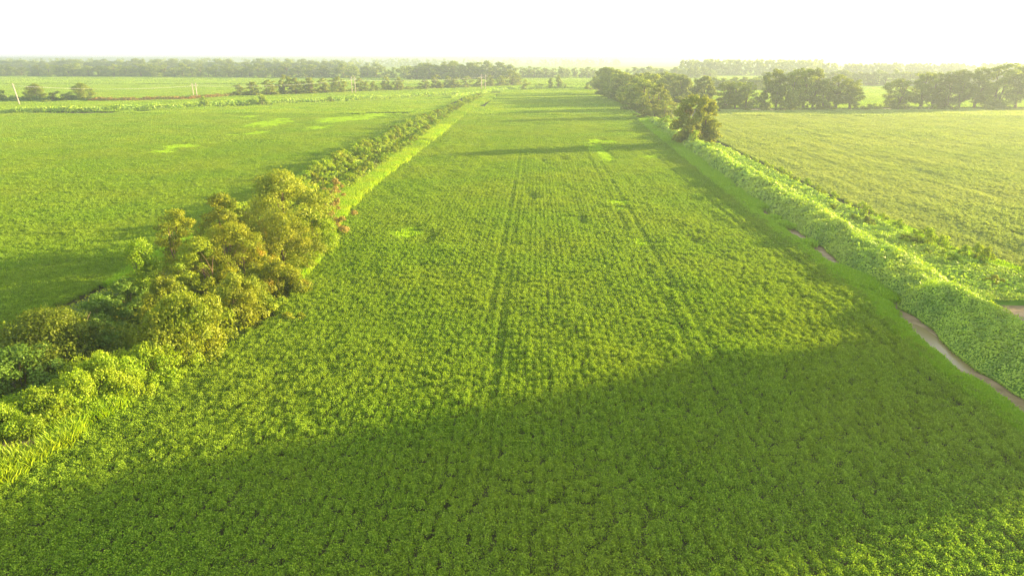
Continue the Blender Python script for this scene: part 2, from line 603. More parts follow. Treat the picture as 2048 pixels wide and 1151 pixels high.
# ------------------------------------------------------------------ weeds, grass and vines
def tuft(r, n, leaf, H, R, mat, name, aspect=.16, up=1.0):
    """grass tuft: narrow blades leaning outwards"""
    d = r.normal(size=(n, 2)) * R * .55
    a = r.uniform(0, 2 * math.pi, n)
    out = np.column_stack([np.cos(a), np.sin(a), np.zeros(n)])
    h = H * r.uniform(.5, 1.1, n)
    base = np.column_stack([d, np.zeros(n)])
    lean = r.uniform(.15, .75, n)[:, None]
    tip = base + out * h[:, None] * lean + np.array([0, 0, 1]) * h[:, None]
    side = unit(np.cross(out, [0, 0, 1.0])) * (leaf * r.uniform(.6, 1.2, n))[:, None]
    mid = base * .35 + tip * .65 + np.array([0, 0, .1]) * h[:, None]
    V = np.stack([base, mid + side * .5, tip, mid - side * .5], axis=1)
    return quad_mesh(name, V, r.random(n), mat)


weedP = [tuft(np.random.default_rng(60 + i), 130, .10, .55, .55, M['weed'], "weed_tuft") for i in range(4)]
verg = [tuft(np.random.default_rng(70 + i), 110, .11, .95, .6, M['verge'], "grass_tuft") for i in range(4)]
dgr = [tuft(np.random.default_rng(80 + i), 130, .10, .6, .55, M['ditch_grass'], "grass_tuft") for i in range(4)]
strawP = [tuft(np.random.default_rng(90 + i), 80, .08, .7, .6, M['straw'], "straw_tuft") for i in range(4)]
redP = [tuft(np.random.default_rng(95 + i), 120, .35, 1.6, 1.4, M['red_weed'], "weed_tuft") for i in range(4)]
dgr2 = [tuft(np.random.default_rng(180 + i), 110, .12, .9, .6, M['crop'], 'grass_tuft') for i in range(4)]
tallg = [tuft(np.random.default_rng(99 + i), 70, .10, 1.35, .7, M['verge'], "grass_tuft") for i in range(4)]

W = np.concatenate(weed_pts)
pts = []
for x, y, l in W:
    if l == 0:
        pts.append((x + rng.normal(0, .1), y - .3, 1)); pts.append((x + rng.normal(0, .1), y + .4, 1))
    elif l == 1:
        for i in range(6):
            pts.append((x + rng.uniform(-1.6, 1.6), y + rng.uniform(-1.6, 1.6), 1.25))
    else:
        for i in range(16):
            pts.append((x + rng.uniform(-6, 6), y + rng.uniform(-6, 6), 2.2))
pts = np.array(pts)
P = np.column_stack([pts[:, 0], pts[:, 1], np.full(len(pts), Z1)])
scatter("weeds", weedP, P, rng.uniform(0, 6.28, len(P)), np.column_stack([pts[:, 2], pts[:, 2], rng.uniform(.7, 1.2, len(P))]), "bright lime weeds in low patches among the soybeans")


def strip_scatter(name, protos, y0, y1, fa, fb, dens, label, s0=1.0, grow=0.0, keep=None):
    """plants strewn over the strip between fa(y) and fb(y); fewer and larger with distance"""
    n = int((y1 - y0) * 6 * dens)
    y = y0 + (y1 - y0) * rng.random(n * 2) ** 1.4
    a = fa(y); b = fb(y)
    x = a + (b - a) * rng.random(len(y))
    s = (s0 + grow * y / 100) * rng.uniform(.7, 1.25, len(y))
    k = in_view(x, y)
    if keep is not None:
        k &= keep(x, y)
    x, y, s = x[k], y[k], s[k]
    P = np.column_stack([x, y, np.full(len(x), Z1 + .003)])
    if len(P):
        return scatter(name, protos, P, rng.uniform(0, 6.28, len(P)), np.column_stack([s, s, s]), label)


# shrub-lined ditch on the sun's far side: dark bed, lime verge
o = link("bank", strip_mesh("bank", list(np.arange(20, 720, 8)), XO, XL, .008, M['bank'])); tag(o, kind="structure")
strip_scatter("grass", verg, 84, 300, lambda y: XL(y) - 3.4 + 1.6 * vnoise(y / 7, y * 0, 81), lambda y: XL(y) - .6 + 1.4 * vnoise(y / 5, y * 0, 82), 4.2, "yellow-lime grass verge along the shrub-lined ditch", .9, .28, lambda x, y: (y < 215) | (fbm(x / 4, y / 14, 83) > .45))
strip_scatter("grass", dgr2, 200, 560, lambda y: XL(y) - 4.8, lambda y: XL(y) - .3, 3.2, "duller green grass verge farther along the shrub-lined ditch", .9, .25)
strip_scatter("grass", dgr, 84, 420, lambda y: XO(y) - .4, lambda y: XO(y) + 2.5, 2.0, "green grass strip along the outer side of the shrub-lined ditch", .9, .25)
strip_scatter("grass", tallg, 34, 52, lambda y: XL(y) - 3.2 + 1.5 * vnoise(y / 2, y * 0, 84) - 5 * (y < 43), lambda y: XL(y) + .5, 4.5, "tall arching grass edging the brambles", .9, 0, lambda x, y: (fbm(x / 1.6, y / 2, 85) > .42) | (y < 43))
strip_scatter("dry_grass", strawP, 40, 62, lambda y: XL(y) - 4.2, lambda y: XL(y) - 1.4, 3, "orange dry grass under the brambles", 1, 0, lambda x, y: fbm(x / 3, y / 4, 77) > .5)
strip_scatter("dry_grass", strawP, 96, 330, lambda y: XL(y) - 6, lambda y: XL(y) - 3, 2.5, "pinkish straw patches above the lime verge", 1.1, .25, lambda x, y: fbm(x / 8, y / 22, 78) > .56)

# ------------------------------------------------------------------ vine-covered bank beside the water
def mound_h(x, y):
    a = XR(y) + 3.5 + -1.4 * np.clip((y - 120) / 30, 0, 1) + 1.6 * (fbm(y / 3.5, y * 0 + 8, 53, 2) - .5); b = XF(y) - 1.5
    cx = 47.3 + 3.0 * (fbm(y / 9, y * 0 + 5, 48, 2) - .5)
    fr = np.clip((cx - x) / np.maximum(cx - a, 2.5), 0, 1)
    bk = np.clip((x - cx) / 4.6, 0, 1)
    prof = np.where(x < cx, np.cos(fr * math.pi / 2) ** .8, .24 + .76 * (1 - bk) ** 1.4)
    fade = np.clip((360 - y) / 40, .15, 1)
    h = 2.0 * (.62 + .8 * fbm(y / 7, y * 0 + 2, 52, 2)) * prof * fade * np.where((x <= a) | (x >= b), 0, 1)
    h = np.where((x > 51.8) & (y > 74.5 + .8 * np.sin(x)) & (y < 82.5), h * .02, h)
    u = x * .8 + y * .35
    lump = fbm(u / 2.6, y / 4.6, 41, 3)
    lump = .45 * lump + .55 * (1 - np.abs(2 * fbm(u / 3.4, y / 6, 47, 2) - 1))
    return h * (.30 + 1.15 * lump) + np.minimum(h, 1) * (.75 * vnoise(x / .8, y / 1.15, 45) + .3 * vnoise(x / .4, y / .5, 46))


ys = np.concatenate([np.arange(38, 130, .8), np.arange(130, 372, 2.0)])
ts = np.linspace(0, 1, 26)
vs, fs = [], []
for i, y in enumerate(ys):
    a, b = XR(y) + 3.3 + -1.4 * np.clip((y - 120) / 30, 0, 1) + 1.6 * (fbm(y / 3.5, y * 0 + 8, 53, 2) - .5), XF(y) - 1.2
    xs = a + (b - a) * ts
    hs = mound_h(xs, np.full(26, y)) + .012
    for x, h in zip(xs, hs):
        vs.append((float(x), float(y), float(h)))
    if i:
        for k in range(25):
            q = (i - 1) * 26 + k
            fs.append((q, q + 1, q + 27, q + 26))
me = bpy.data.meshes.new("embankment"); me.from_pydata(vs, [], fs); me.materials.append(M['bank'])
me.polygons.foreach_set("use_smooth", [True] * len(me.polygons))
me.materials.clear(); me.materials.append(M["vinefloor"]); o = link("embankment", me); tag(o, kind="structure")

segs = [(40, 85, 140, .19), (85, 130, 85, .25), (130, 210, 24, .48), (210, 365, 9, .75)]
PV, NV, SV = [], [], []
for y0, y1, dens, sz in segs:
    n = int((y1 - y0) * 18 * dens)
    y = rng.uniform(y0, y1, n)
    a, b = XR(y) + 3.2 + -1.4 * np.clip((y - 120) / 30, 0, 1) + 1.6 * (fbm(y / 3.5, y * 0 + 8, 53, 2) - .5), XF(y) - 1.0
    x = a + (b - a) * rng.random(n)
    # steeper near side gets its share
    k = in_view(x, y, 60)
    k &= ~((x > 51.8) & (y > 74.5) & (y < 82.5))
    x, y = x[k], y[k]
    e = .25
    h = mound_h(x, y)
    gx = (mound_h(x + e, y) - mound_h(x - e, y)) / (2 * e)
    gy = (mound_h(x, y + e) - mound_h(x, y - e)) / (2 * e)
    nn = unit(np.column_stack([-gx, -gy, np.ones(len(x))]))
    PV.append(np.column_stack([x, y, h]) + nn * rng.uniform(0, .35, (len(x), 1)) * (1 + sz))
    NV.append(unit(nn + rng.normal(size=(len(x), 3)) * .30))
    SV.append(sz * rng.uniform(.7, 1.35, len(x)))
# arching shoots that stand out of the carpet
k = 0
for y0, y1, n, sz in ((42, 90, 1500, .2), (90, 150, 1100, .27), (150, 300, 600, .4)):
    y = rng.uniform(y0, y1, n); a, b = XR(y) + 4.2, XF(y) - 1.0
    x = a + (b - a) * rng.random(n) ** 1.3
    ok = in_view(x, y, 60) & ~((x > 51.8) & (y > 74.5) & (y < 82.5)) & (fbm(x / 2, y / 3, 54) > .45)
    x, y = x[ok], y[ok]; m = len(x)
    ang = rng.uniform(0, 6.28, m); L = rng.uniform(.5, 1.5, m) * (1 + sz)
    h = mound_h(x, y)
    for j in range(8):
        t = (j + 1) / 8
        q = np.column_stack([x + np.cos(ang) * L * t * .8, y + np.sin(ang) * L * t * .8, h + .15 + L * (1.1 * t - .75 * t * t)])
        PV.append(q + rng.normal(0, .05, (m, 3)))
        NV.append(unit(rng.normal(size=(m, 3)) * .6 + np.array([.1, 0, .7])))
        SV.append(sz * rng.uniform(.7, 1.2, m))
PV = np.concatenate(PV); NV = np.concatenate(NV); SV = np.concatenate(SV)
o = link("vines", quad_mesh("vines", leaf_quads(PV, NV, SV, .85, .15), np.clip(.55 * rng.random(len(PV)) + .9 * (vnoise(PV[:, 0] / .8, PV[:, 1] / 1.15, 45) - .35), 0, 1), M['vine']))
tag(o, "thick green vines draped over the long bank beside the muddy ditch", None, None, "stuff")

# muddy ditch, water, lime strip
o = link("mud", strip_mesh("mud", list(np.arange(30, 372, 4)), lambda y: XR(y) - .2, lambda y: XR(y) + 5.4, .016, M['mud'])); tag(o, kind="structure")


def pool(name, y0, y1, off, half):
    me = bpy.data.meshes.new(name)
    top, bot = [], []
    for i in range(41):
        t = i / 40
        y = y0 + (y1 - y0) * t
        w = half * math.sin(math.pi * t) ** .45 * (.8 + .4 * vnoise(y / 2.0, 3.3, 61))
        c = XR(y) + off + .25 * (vnoise(y / 5, 9.1, 62) - .5)
        top.append((float(c + w), y, .022)); bot.append((float(c - w), y, .022))
    me.from_pydata(top + bot[::-1], [], [tuple(range(len(top) + len(bot)))])
    me.materials.append(M['water'])
    o = link(name, me)
    return tag(o, kind="structure")


pool("water", 62.5, 75.5, 1.95, 1.1)
pool("water", 44, 56, 2.2, .8)
wet = lambda y: ((y > 61) & (y < 77.5)) | ((y > 97) & (y < 137))
strip_scatter("grass", dgr, 30, 362, lambda y: XR(y) - .8, lambda y: XR(y) - .2 + .8 * vnoise(y / 2.2, y * 0, 65) + 1.3 * vnoise(y / 6, y * 0, 63) * ~wet(y), 4.5, "bright green grass strip between the soybeans and the muddy ditch", .75, .28)
strip_scatter("grass", dgr, 77, 360, lambda y: XR(y) + .5, lambda y: XR(y) + 2.8, 2.0, "patches of green grass growing in the ditch bed", 1.1, .3, lambda x, y: np.where(wet(y), fbm(x / 1.2, y / 3, 66) > .70, fbm(x / 5, y / 9, 64) > .40))
# low growth between the bank and the sunlit field
o = link("bare_soil", strip_mesh("bare_soil", list(np.arange(74.5, 83.5, 1)), lambda y: 52.2 + 0 * y, lambda y: 66.5 + 0 * y, .09, M['mud'])); tag(o, kind="structure")
strip_scatter("undergrowth", dgr, 84, 130, lambda y: XF(y) - 6, lambda y: XF(y) + 1.5, 6, "low green growth between the bank and the sunlit field", .9, .2)

# ------------------------------------------------------------------ trees and shrubs
def crown_quads(r, H, R, nclump, nleaf, leaf, base=.2, shape="round", lopsided=.08, ragged=.25, rcs=1.0, droop=0.0, upright=0.0):
    C, RC = [], []
    for i in range(nclump):
        h = base + (1 - base) * (i + r.random()) / nclump
        t = (h - base) / (1 - base)
        if shape == "round":
            prof = math.sin(math.pi * min(1, .16 + .80 * t)) ** .6
        elif shape == "cone":
            prof = max(.18, 1.05 - .85 * t) * min(1, .55 + t * 2.5)
        elif shape == "vase":
            prof = .62 + .42 * math.sin(math.pi * min(1, .1 + .8 * t)) - .45 * max(0, t - .75)
        elif shape == "oval":
            prof = math.sin(math.pi * min(1, .14 + .76 * t)) ** .5
        else:  # dome, to the ground
            prof = math.sqrt(max(.05, 1 - t ** 2.2))
        a = r.uniform(0, 2 * math.pi)
        q = R * prof * math.sqrt(r.uniform(.25, 1)) * (1 + ragged * r.normal())
        rc = R * rcs * r.uniform(.20, .36) * (1 - .35 * t * (shape != "round"))
        q = max(0, q - rc * .55)
        C.append((q * math.cos(a) + lopsided * R * (t - .3), q * math.sin(a), h * H - rc * .5)); RC.append(rc)
    C = np.array(C); RC = np.array(RC)
    w = RC ** 2; cnt = np.maximum(6, (nleaf * w / w.sum()).astype(int))
    P, N, S, T = [], [], [], []
    for c, rc, n in zip(C, RC, cnt):
        d = unit(r.normal(size=(n, 3)))
        d[:, 2] = np.where(d[:, 2] < -.2, -d[:, 2] * r.choice([1, -.6], n), d[:, 2])
        lump = 1 + .22 * np.sin(d[:, :1] * 5 + c[0] * 3) * np.cos(d[:, 1:2] * 6 + c[1] * 2)
        p = c + d * rc * lump * r.uniform(.62, 1.08, (n, 1)) * np.array([1, 1, (1.05 if shape == 'oval' else .8) + upright])
        if droop:
            p[:, 2] -= droop * rc * r.random(n) ** 2
        P.append(p)
        N.append(unit(d * .75 + np.array([0, 0, .35]) + r.normal(size=(n, 3)) * .5))
        S.append(leaf * r.uniform(.65, 1.3, n))
        T.append(np.clip(r.uniform(0, 1) * .5 + r.random(n) * .5, 0, 1))
    P = np.concatenate(P); N = np.concatenate(N); S = np.concatenate(S); T = np.concatenate(T)
    P[:, 2] = np.maximum(P[:, 2], .05)
    dr = np.array([0, 0, -.8]) if droop else (np.array([0, 0, 1.2]) if upright else None)
    return leaf_quads(P, N, S, .72, .14, droop=dr, r=r), T, C


def trunk_mesh(r, H, R, C, girth, stems=1, name="trunk"):
    tubes = []
    for s in range(stems):
        off = np.array([r.normal(0, .25), r.normal(0, .25), 0]) * (stems > 1) * R * .5
        top = np.array([off[0] * 2.2 + r.normal(0, .04) * H, off[1] * 2.2 + r.normal(0, .04) * H, H * .78])
        path = [off + (top - off) * t + np.array([math.sin(t * 5 + s), math.cos(t * 4 + s), 0]) * .02 * H * (t > 0) for t in np.linspace(0, 1, 6)]
        path[0][2] = -.05
        g = girth / math.sqrt(stems)
        tubes.append(tube(path, [g * 1.35, g, g * .85, g * .65, g * .42, g * .15], 7))
        idx = r.choice(len(C), min(len(C), 12 // stems), replace=False)
        for i in idx:
            c = C[i]
            t = min(.72, max(.18, c[2] / H * .7 - .05))
            st = off + (top - off) * t
            mid = (st + c) / 2 + np.array([0, 0, .04 * H])
            tubes.append(tube([st, mid, c], [g * .42, g * .26, g * .07], 5))
    return tubes_mesh(name, tubes, M['bark'])


_lib = {}


def plant(name, key, spec, loc, scale=1.0, rz=0.0, label=None, cat="tree", group=None, mat=None, zs=1.0, tilt=(0, 0)):
    """an Empty at the base > crown, trunk (foliage, stem for shrubs); meshes of one key are shared"""
    if key not in _lib:
        r = np.random.default_rng(abs(hash_(key)) % (2 ** 31))
        sp = dict(spec)
        H, R = sp.pop("H"), sp.pop("R"); girth = sp.pop("girth"); stems = sp.pop("stems", 1); mt = sp.pop("mat")
        V, T, C = crown_quads(r, H, R, **sp)
        shrub = cat in ("shrub", "bush")
        cm = quad_mesh("foliage" if shrub else "crown", V, T, M[mt])
        tm = trunk_mesh(r, H, R, C, girth, stems, "stem" if shrub else "trunk")
        _lib[key] = (cm, tm, shrub)
    cm, tm, shrub = _lib[key]
    e = bpy.data.objects.new(name, None)
    e.empty_display_size = .5
    col.objects.link(e)
    e.location = (float(loc[0]), float(loc[1]), loc[2] if len(loc) > 2 else 0.0)
    e.rotation_euler = (tilt[0], tilt[1], rz)
    s = scale if isinstance(scale, (tuple, list)) else (scale, scale, scale * zs)
    e.scale = s
    tag(e, label, cat, group)
    link("foliage" if shrub else "crown", cm, e)
    link("stem" if shrub else "trunk", tm, e)
    return e


def hash_(s):
    h = 2166136261
    for ch in str(s):
        h = ((h ^ ord(ch)) * 16777619) & 0xffffffff
    return h


SPEC = {
    # metre sized templates; H and R are scaled when placed
    "oak": dict(H=16, R=7, nclump=60, nleaf=7000, leaf=.62, base=.16, shape="round", girth=.42, mat="tree"),
    "lone": dict(H=16, R=7, nclump=110, nleaf=17000, leaf=.62, base=.05, shape="oval", girth=.4, stems=2, mat="tree_gold", lopsided=.02, ragged=.14, rcs=.85),
    "avenue": dict(H=16, R=7, nclump=80, nleaf=11000, leaf=.8, base=.02, shape="oval", girth=.42, mat="tree", lopsided=.04, ragged=.15),
    "tall": dict(H=20, R=5.2, nclump=60, nleaf=7000, leaf=.58, base=.24, shape="oval", girth=.5, mat="tree", ragged=.25, rcs=1.1),
    "ivy": dict(H=20, R=5.0, nclump=70, nleaf=7500, leaf=.62, base=.03, shape="oval", girth=.45, stems=2, mat="tree", ragged=.28, rcs=1.15),
    "pale": dict(H=14, R=5.0, nclump=40, nleaf=5000, leaf=.55, base=.05, shape="dome", girth=.3, stems=2, mat="tree_pale"),
    "cone": dict(H=14, R=4.4, nclump=36, nleaf=3600, leaf=.55, base=.06, shape="cone", girth=.3, mat="tree"),
    "bush": dict(H=3, R=2.3, nclump=16, nleaf=1500, leaf=.30, base=.05, shape="dome", girth=.07, stems=4, mat="shrub"),
    "limebush": dict(H=3, R=2.3, nclump=18, nleaf=1900, leaf=.26, base=.03, shape="dome", girth=.06, stems=4, mat="shrub_lime"),
    "far": dict(H=20, R=8, nclump=34, nleaf=2200, leaf=1.2, base=.1, shape="round", girth=.5, mat="tree"),
    "fartall": dict(H=20, R=6, nclump=34, nleaf=2000, leaf=1.15, rcs=1.2, base=.05, shape="oval", girth=.5, mat="tree"),
    "farbush": dict(H=5, R=4.0, nclump=12, nleaf=700, leaf=.6, base=.03, shape="dome", girth=.12, stems=2, mat="shrub"),
}


def put(name, kind, variants, px, top, wpx, Y=None, base=None, **kw):
    """a plant whose crown shows top at photo row `top`, wpx pixels wide; at depth Y or standing on the pixel row `base`"""
    if Y is None:
        g = gp(px, base); x, y = g
    else:
        y = Y
        mx = at_y(px, top, Y)[1]
        x = None
    # height and width
    tx, tz, t = at_y(px, top, y)
    if x is None:
        zc = tz * .55
        for _ in range(6):   # x of the ray through px at the crown's middle height
            pxx = 0
        d = ray(px, top)
        x = tx
        # correct for the pixel column: find x so that project(x, y, tz/2) has column px
        for _ in range(4):
            q = project(x, y, tz * .5)
            x += (px - q[0]) / F * q[2]
    H = max(tz, .6)
    Wd = wpx / F * project(x, y, H * .5)[2]
    sp = SPEC[kind]
    v = variants if isinstance(variants, int) else random.choice(variants)
    sx = Wd / 2 / sp["R"] * 1.1
    e = plant(name, f"{kind}{v}", sp, (x, y), (sx, sx, H / sp["H"] / .97), kw.pop("rz", random.uniform(0, 6.28)), **kw)
    return e


# ---- the foreground thicket, each plant with its own mesh
def thicket(name, px, top, wpx, Y, spec, label, cat="tree", tilt=(0, 0)):
    tx, tz, t = at_y(px, top, Y)
    x = tx
    for _ in range(5):
        q = project(x, Y, tz * .5)
        x += (px - q[0]) / F * q[2]
    H = tz
    R = wpx / F * project(x, Y, H * .5)[2] / 2
    sp = dict(nclump=90, nleaf=9000, leaf=.21, base=.04, shape="round", girth=.14, stems=1, mat="tree_gold", ragged=.2, lopsided=.08, rcs=.72)
    if cat != "tree":
        sp.update(shape="dome", base=.02, stems=4, girth=.06, mat="shrub", nclump=60, nleaf=7000, rcs=.8)
    sp.update(spec); sp["H"] = H * .96; sp["R"] = R * 1.14; sp["nleaf"] = int(sp["nleaf"] * 1.35)
    return plant(name, label, sp, (x, Y), 1.0, 0.0, label, cat, "trees and shrubs of the thicket by the ditch", tilt=tilt)


thicket("tree", 562, 337, 165, 101, dict(nclump=136, nleaf=20000, mat="tree_pale", leaf=.28, girth=.28), "tallest round-crowned tree of the thicket, with pale flowery top")
thicket("tree", 447, 380, 92, 94, dict(nclump=95, nleaf=11000, stems=2, girth=.2, base=.1), "olive gold tree with forked stems beside the tallest thicket tree")
thicket("tree", 357, 412, 90, 85, dict(nclump=85, nleaf=8500, stems=2, girth=.2, ragged=.3, base=.1), "open gappy tree at the outer side of the thicket, creeper on its stems")
thicket("tree", 284, 472, 66, 76, dict(nclump=74, nleaf=9000, base=.01, droop=.9, mat="shrub_lime", shape="oval", rcs=1.5), "slim tree wrapped in hanging vines with a feathery tip")
thicket("tree", 465, 440, 135, 83, dict(nclump=108, nleaf=15000, stems=2), "broad rusty gold tree in the middle of the thicket")
thicket("tree", 565, 425, 120, 91, dict(nclump=102, nleaf=14000, stems=2), "golden tree with orange twigs in front of the tallest thicket tree")
thicket("tree", 400, 470, 100, 79, dict(nclump=85, nleaf=10000, stems=2, mat="shrub"), "green-gold tree between slim vine-wrapped tree and rusty gold tree")
thicket("shrub", 625, 415, 95, 101, dict(nclump=74, nleaf=12000, mat="shrub_lime", upright=.25), "tall feathery lime shrub at the field edge of the thicket", "shrub")
thicket("shrub", 470, 545, 150, 73, dict(nclump=74, nleaf=13000), "olive green shrub below the rusty gold tree", "shrub")
thicket("shrub", 362, 590, 195, 62.5, dict(nclump=95, nleaf=19000, upright=.5, leaf=.24), "wide yellow-olive shrub with upright sprays at the near field corner", "shrub")
thicket("shrub", 330, 555, 120, 68.5, dict(nclump=68, nleaf=11000, mat="shrub", upright=.5), "spiky green shrub beside the vine-wrapped slim tree", "shrub")
thicket("shrub", 556, 520, 110, 82, dict(nclump=68, nleaf=11000, mat="tree_gold"), "rounded golden shrub at the field edge of the thicket", "shrub")
thicket("shrub", 530, 590, 90, 75, dict(nclump=51, nleaf=7000), "rounded olive shrub above the low yellow shrub", "shrub")
thicket("shrub", 578, 628, 75, 72.5, dict(nclump=37, nleaf=3500, mat="tree_gold", leaf=.22), "low yellow shrub poking into the soybeans", "shrub")
thicket("tree", 95, 616, 225, 59, dict(nclump=119, nleaf=19000, mat="shrub_olive", stems=3), "dark green spreading tree at the near end of the thicket")
thicket("shrub", 200, 585, 120, 68, dict(nclump=57, nleaf=8500, mat="shrub_dark"), "dark shaded shrub between the spreading tree and the slim tree", "shrub")
thicket("shrub", 245, 555, 100, 73, dict(nclump=51, nleaf=7000, mat="shrub_dark"), "dark shrub at the foot of the slim tree", "shrub")
thicket("shrub", 180, 640, 120, 61, dict(nclump=57, nleaf=8000, mat="shrub_dark"), "dark green shrub hemmed in by the spreading tree and brambles", "shrub")
thicket("shrub", 30, 690, 180, 53, dict(nclump=68, nleaf=11000, mat="shrub_dark"), "blackish shaded shrub below the spreading dark tree", "shrub")
thicket("shrub", 668, 350, 62, 113, dict(nclump=44, nleaf=5500, mat="shrub_brown"), "rust brown shrub just past the tallest thicket tree", "shrub")
thicket("shrub", 645, 378, 62, 107, dict(nclump=44, nleaf=5500), "small olive shrub between lime shrub and rust brown shrub", "shrub")
for px, top, w, Y, lb in [
        (290, 688, 140, 57.0, "lime bramble bush beside the wide yellow-olive shrub"),
        (210, 705, 170, 54.0, "broad lime bramble bush under the dark spreading tree"),
        (150, 745, 150, 51.0, "lime bramble bush above the orange dry grass"),
        (75, 780, 160, 48.5, "large-leaved lime bramble bush near the tall grass"),
        (0, 815, 150, 46, "lime bramble bush cut by the frame's edge"),
        (255, 760, 100, 53, "small bramble bush with yellowing leaves at the crop's edge"),
        (95, 850, 110, 46.5, "low lime bramble bush between tall grass and dry grass")]:
    thicket("bramble_bush", px, top, w, Y, dict(nclump=110, nleaf=17000, mat="shrub_lime", leaf=.165, upright=.2), lb, "bush")
# tangle under the thicket
n = 16000
y = rng.uniform(50, 116, n); x = XO(y) + 1 + (XL(y) - 1.5 - XO(y)) * rng.random(n)
P = np.column_stack([x, y, rng.random(n) ** .7 * (.4 + 1.5 * fbm(x / 3, y / 3, 90))])
N = unit(rng.normal(size=(n, 3)) * .6 + np.array([.2, 0, .5]))
o = link("undergrowth", quad_mesh("undergrowth", leaf_quads(P, N, .34 * rng.uniform(.7, 1.3, n), .75, .14), rng.random(n), M["shrub"]))
tag(o, "leafy tangle filling the ground under the thicket", None, None, "stuff")

# ---- the two shrub rows along the ditch
def shrub_row(xf, y0, y1, step, kinds, lo, hi, label, group):
    y = y0
    while y < y1:
        k = random.choice(kinds)
        s = random.uniform(lo, hi)
        plant("shrub", f"{k}{random.randint(0, 4)}", SPEC[k], (xf(y) + random.gauss(0, .8), y), (s * 1.1, s * 1.1, s * random.uniform(.85, 1.15)), random.uniform(0, 6.28), label, "shrub", group)
        y += step * (1 + y / 420) * random.uniform(.75, 1.2)


shrub_row(lambda y: XO(y) + 3.8, 112, 570, 2.0, ["limebush", "limebush", "limebush", "bush"], .9, 1.4, "green shrub in the outer row of the shrub-lined ditch", "shrubs in the outer row along the ditch")
shrub_row(lambda y: XO(y) + 7.4, 118, 520, 5.2, ["bush", "limebush"], .8, 1.2, "deep green shrub down in the shrub-lined ditch", "shrubs down in the ditch")
shrub_row(lambda y: XL(y) - 5.4, 118, 500, 2.3, ["bush", "limebush", "limebush"], .65, 1.05, "yellowish shrub in the inner row of the ditch above the lime verge", "shrubs in the inner row along the ditch")

# leafy tangle that joins the shrubs of the ditch into one band
n = 42000
y = 112 + 450 * rng.random(n) ** 1.5
x = XO(y) + 1.6 + (XL(y) - 3.6 - XO(y) - 1.6) * rng.random(n)
keep = in_view(x, y, 30); x, y = x[keep], y[keep]
tt = (x - XO(y)) / (XL(y) - XO(y))
hh = np.where(np.abs(tt - .55) < .09, .5, 1.0 + .9 * fbm(x / 2, y / 4, 91))
P = np.column_stack([x, y, hh * rng.random(len(x)) ** .5])
N = unit(rng.normal(size=(len(x), 3)) * .6 + np.array([.25, 0, .55]))
o = link("undergrowth", quad_mesh("undergrowth", leaf_quads(P, N, (.3 + y / 420) * rng.uniform(.7, 1.3, len(x)), .75, .14), rng.random(len(x)), M["shrub_lime"]))
tag(o, "bright leafy tangle joining the shrubs along the ditch", None, None, "stuff")

# ---- low bushes behind the vine bank
def ordinal(i):
    return ["first", "second", "third", "fourth", "fifth", "sixth", "seventh", "eighth", "ninth", "tenth", "eleventh", "twelfth", "thirteenth", "fourteenth", "fifteenth", "sixteenth", "seventeenth", "eighteenth", "nineteenth", "twentieth"][i]


y = 88; i = 0
while y < 215:
    dense = 98 < y < 112
    s = random.uniform(.55, .9) * (1.15 if dense else .9)
    plant("bush", f"limebush{random.randint(0, 4)}", SPEC["limebush"], (XF(y) - .9 + random.gauss(0, .4), y), (s * 1.0, s * 1.0, s * 1.1), random.uniform(0, 6.28),
          "low yellow-tipped bush in the row between the vine bank and sunlit field", "bush", "bushes behind the vine bank")
    y += random.uniform(2.0, 3.2) if dense else random.uniform(3.0, 6.5)
    i += 1

for i in range(20):
    y = random.uniform(84, 135); x = random.uniform(53.5, float(XF(y)) - 2.5)
    s = random.uniform(.35, .7)
    k = random.choice(["bush", "limebush"])
    plant("bush", f"{k}{random.randint(0, 4)}", SPEC[k], (x, y), (s * 1.2, s * 1.2, s), random.uniform(0, 6.28),
          "low rounded bush on the flat growth between vine bank and bush row", "bush", "low bushes behind the vine bank")

# ---- the lone tree and its company
e = put("tree", "lone", 11, 1390, 194, 84, base=292, label="lone golden green tree with a divided trunk rising from the vine bank")
put("bush", "limebush", 2, 1385, 262, 40, base=299, label="bright lime bush at the foot of the lone tree", cat="bush")
put("bush", "bush", 3, 1415, 284, 36, base=303, label="rounded bush beside the foot of the lone tree, field side", cat="bush")
put("bush", "limebush", 1, 1330, 232, 45, base=262, label="lime bush between the lone tree and the tree avenue", cat="bush")

# ---- avenue of trees along the ditch past the lone tree
ave = [(1318, 168, 70, 236, "pale"), (1290, 198, 36, 240, "pale"), (1325, 202, 30, 240, "pale"), (1285, 163, 70, 222, "avenue"), (1265, 157, 62, 212, "avenue"), (1250, 150, 60, 205, "avenue"), (1238, 147, 54, 200, "avenue"),
       (1226, 142, 50, 196, "avenue"), (1216, 138, 44, 191, "avenue"), (1208, 137, 40, 188, "tall"), (1300, 152, 64, 208, "avenue"), (1278, 148, 56, 202, "avenue"), (1345, 149, 66, 200, "avenue"), (1362, 152, 46, 208, "avenue"), (1322, 147, 50, 198, "avenue"), (1403, 156, 50, 212, "avenue")]
for i, (px, top, w, base, k) in enumerate(ave):
    put("tree", k, 20 + i % 5, px, top, w, base=base, group="trees of the dense avenue along the ditch",
        label=["pale broad tree at the near end of the avenue", "small pale tree at the field side foot of the avenue", "small pale tree below the avenue's broad near tree"][i] if i < 3 else
        ("separate round tree between the avenue and the far sunlit row" if i == 15 else "dense olive tree, " + ordinal(i - 3) + " behind the avenue's pale near trees"))
put("bush", "bush", 2, 1186, 160, 30, base=181, label="dark bush at the far end of the avenue", cat="bush")

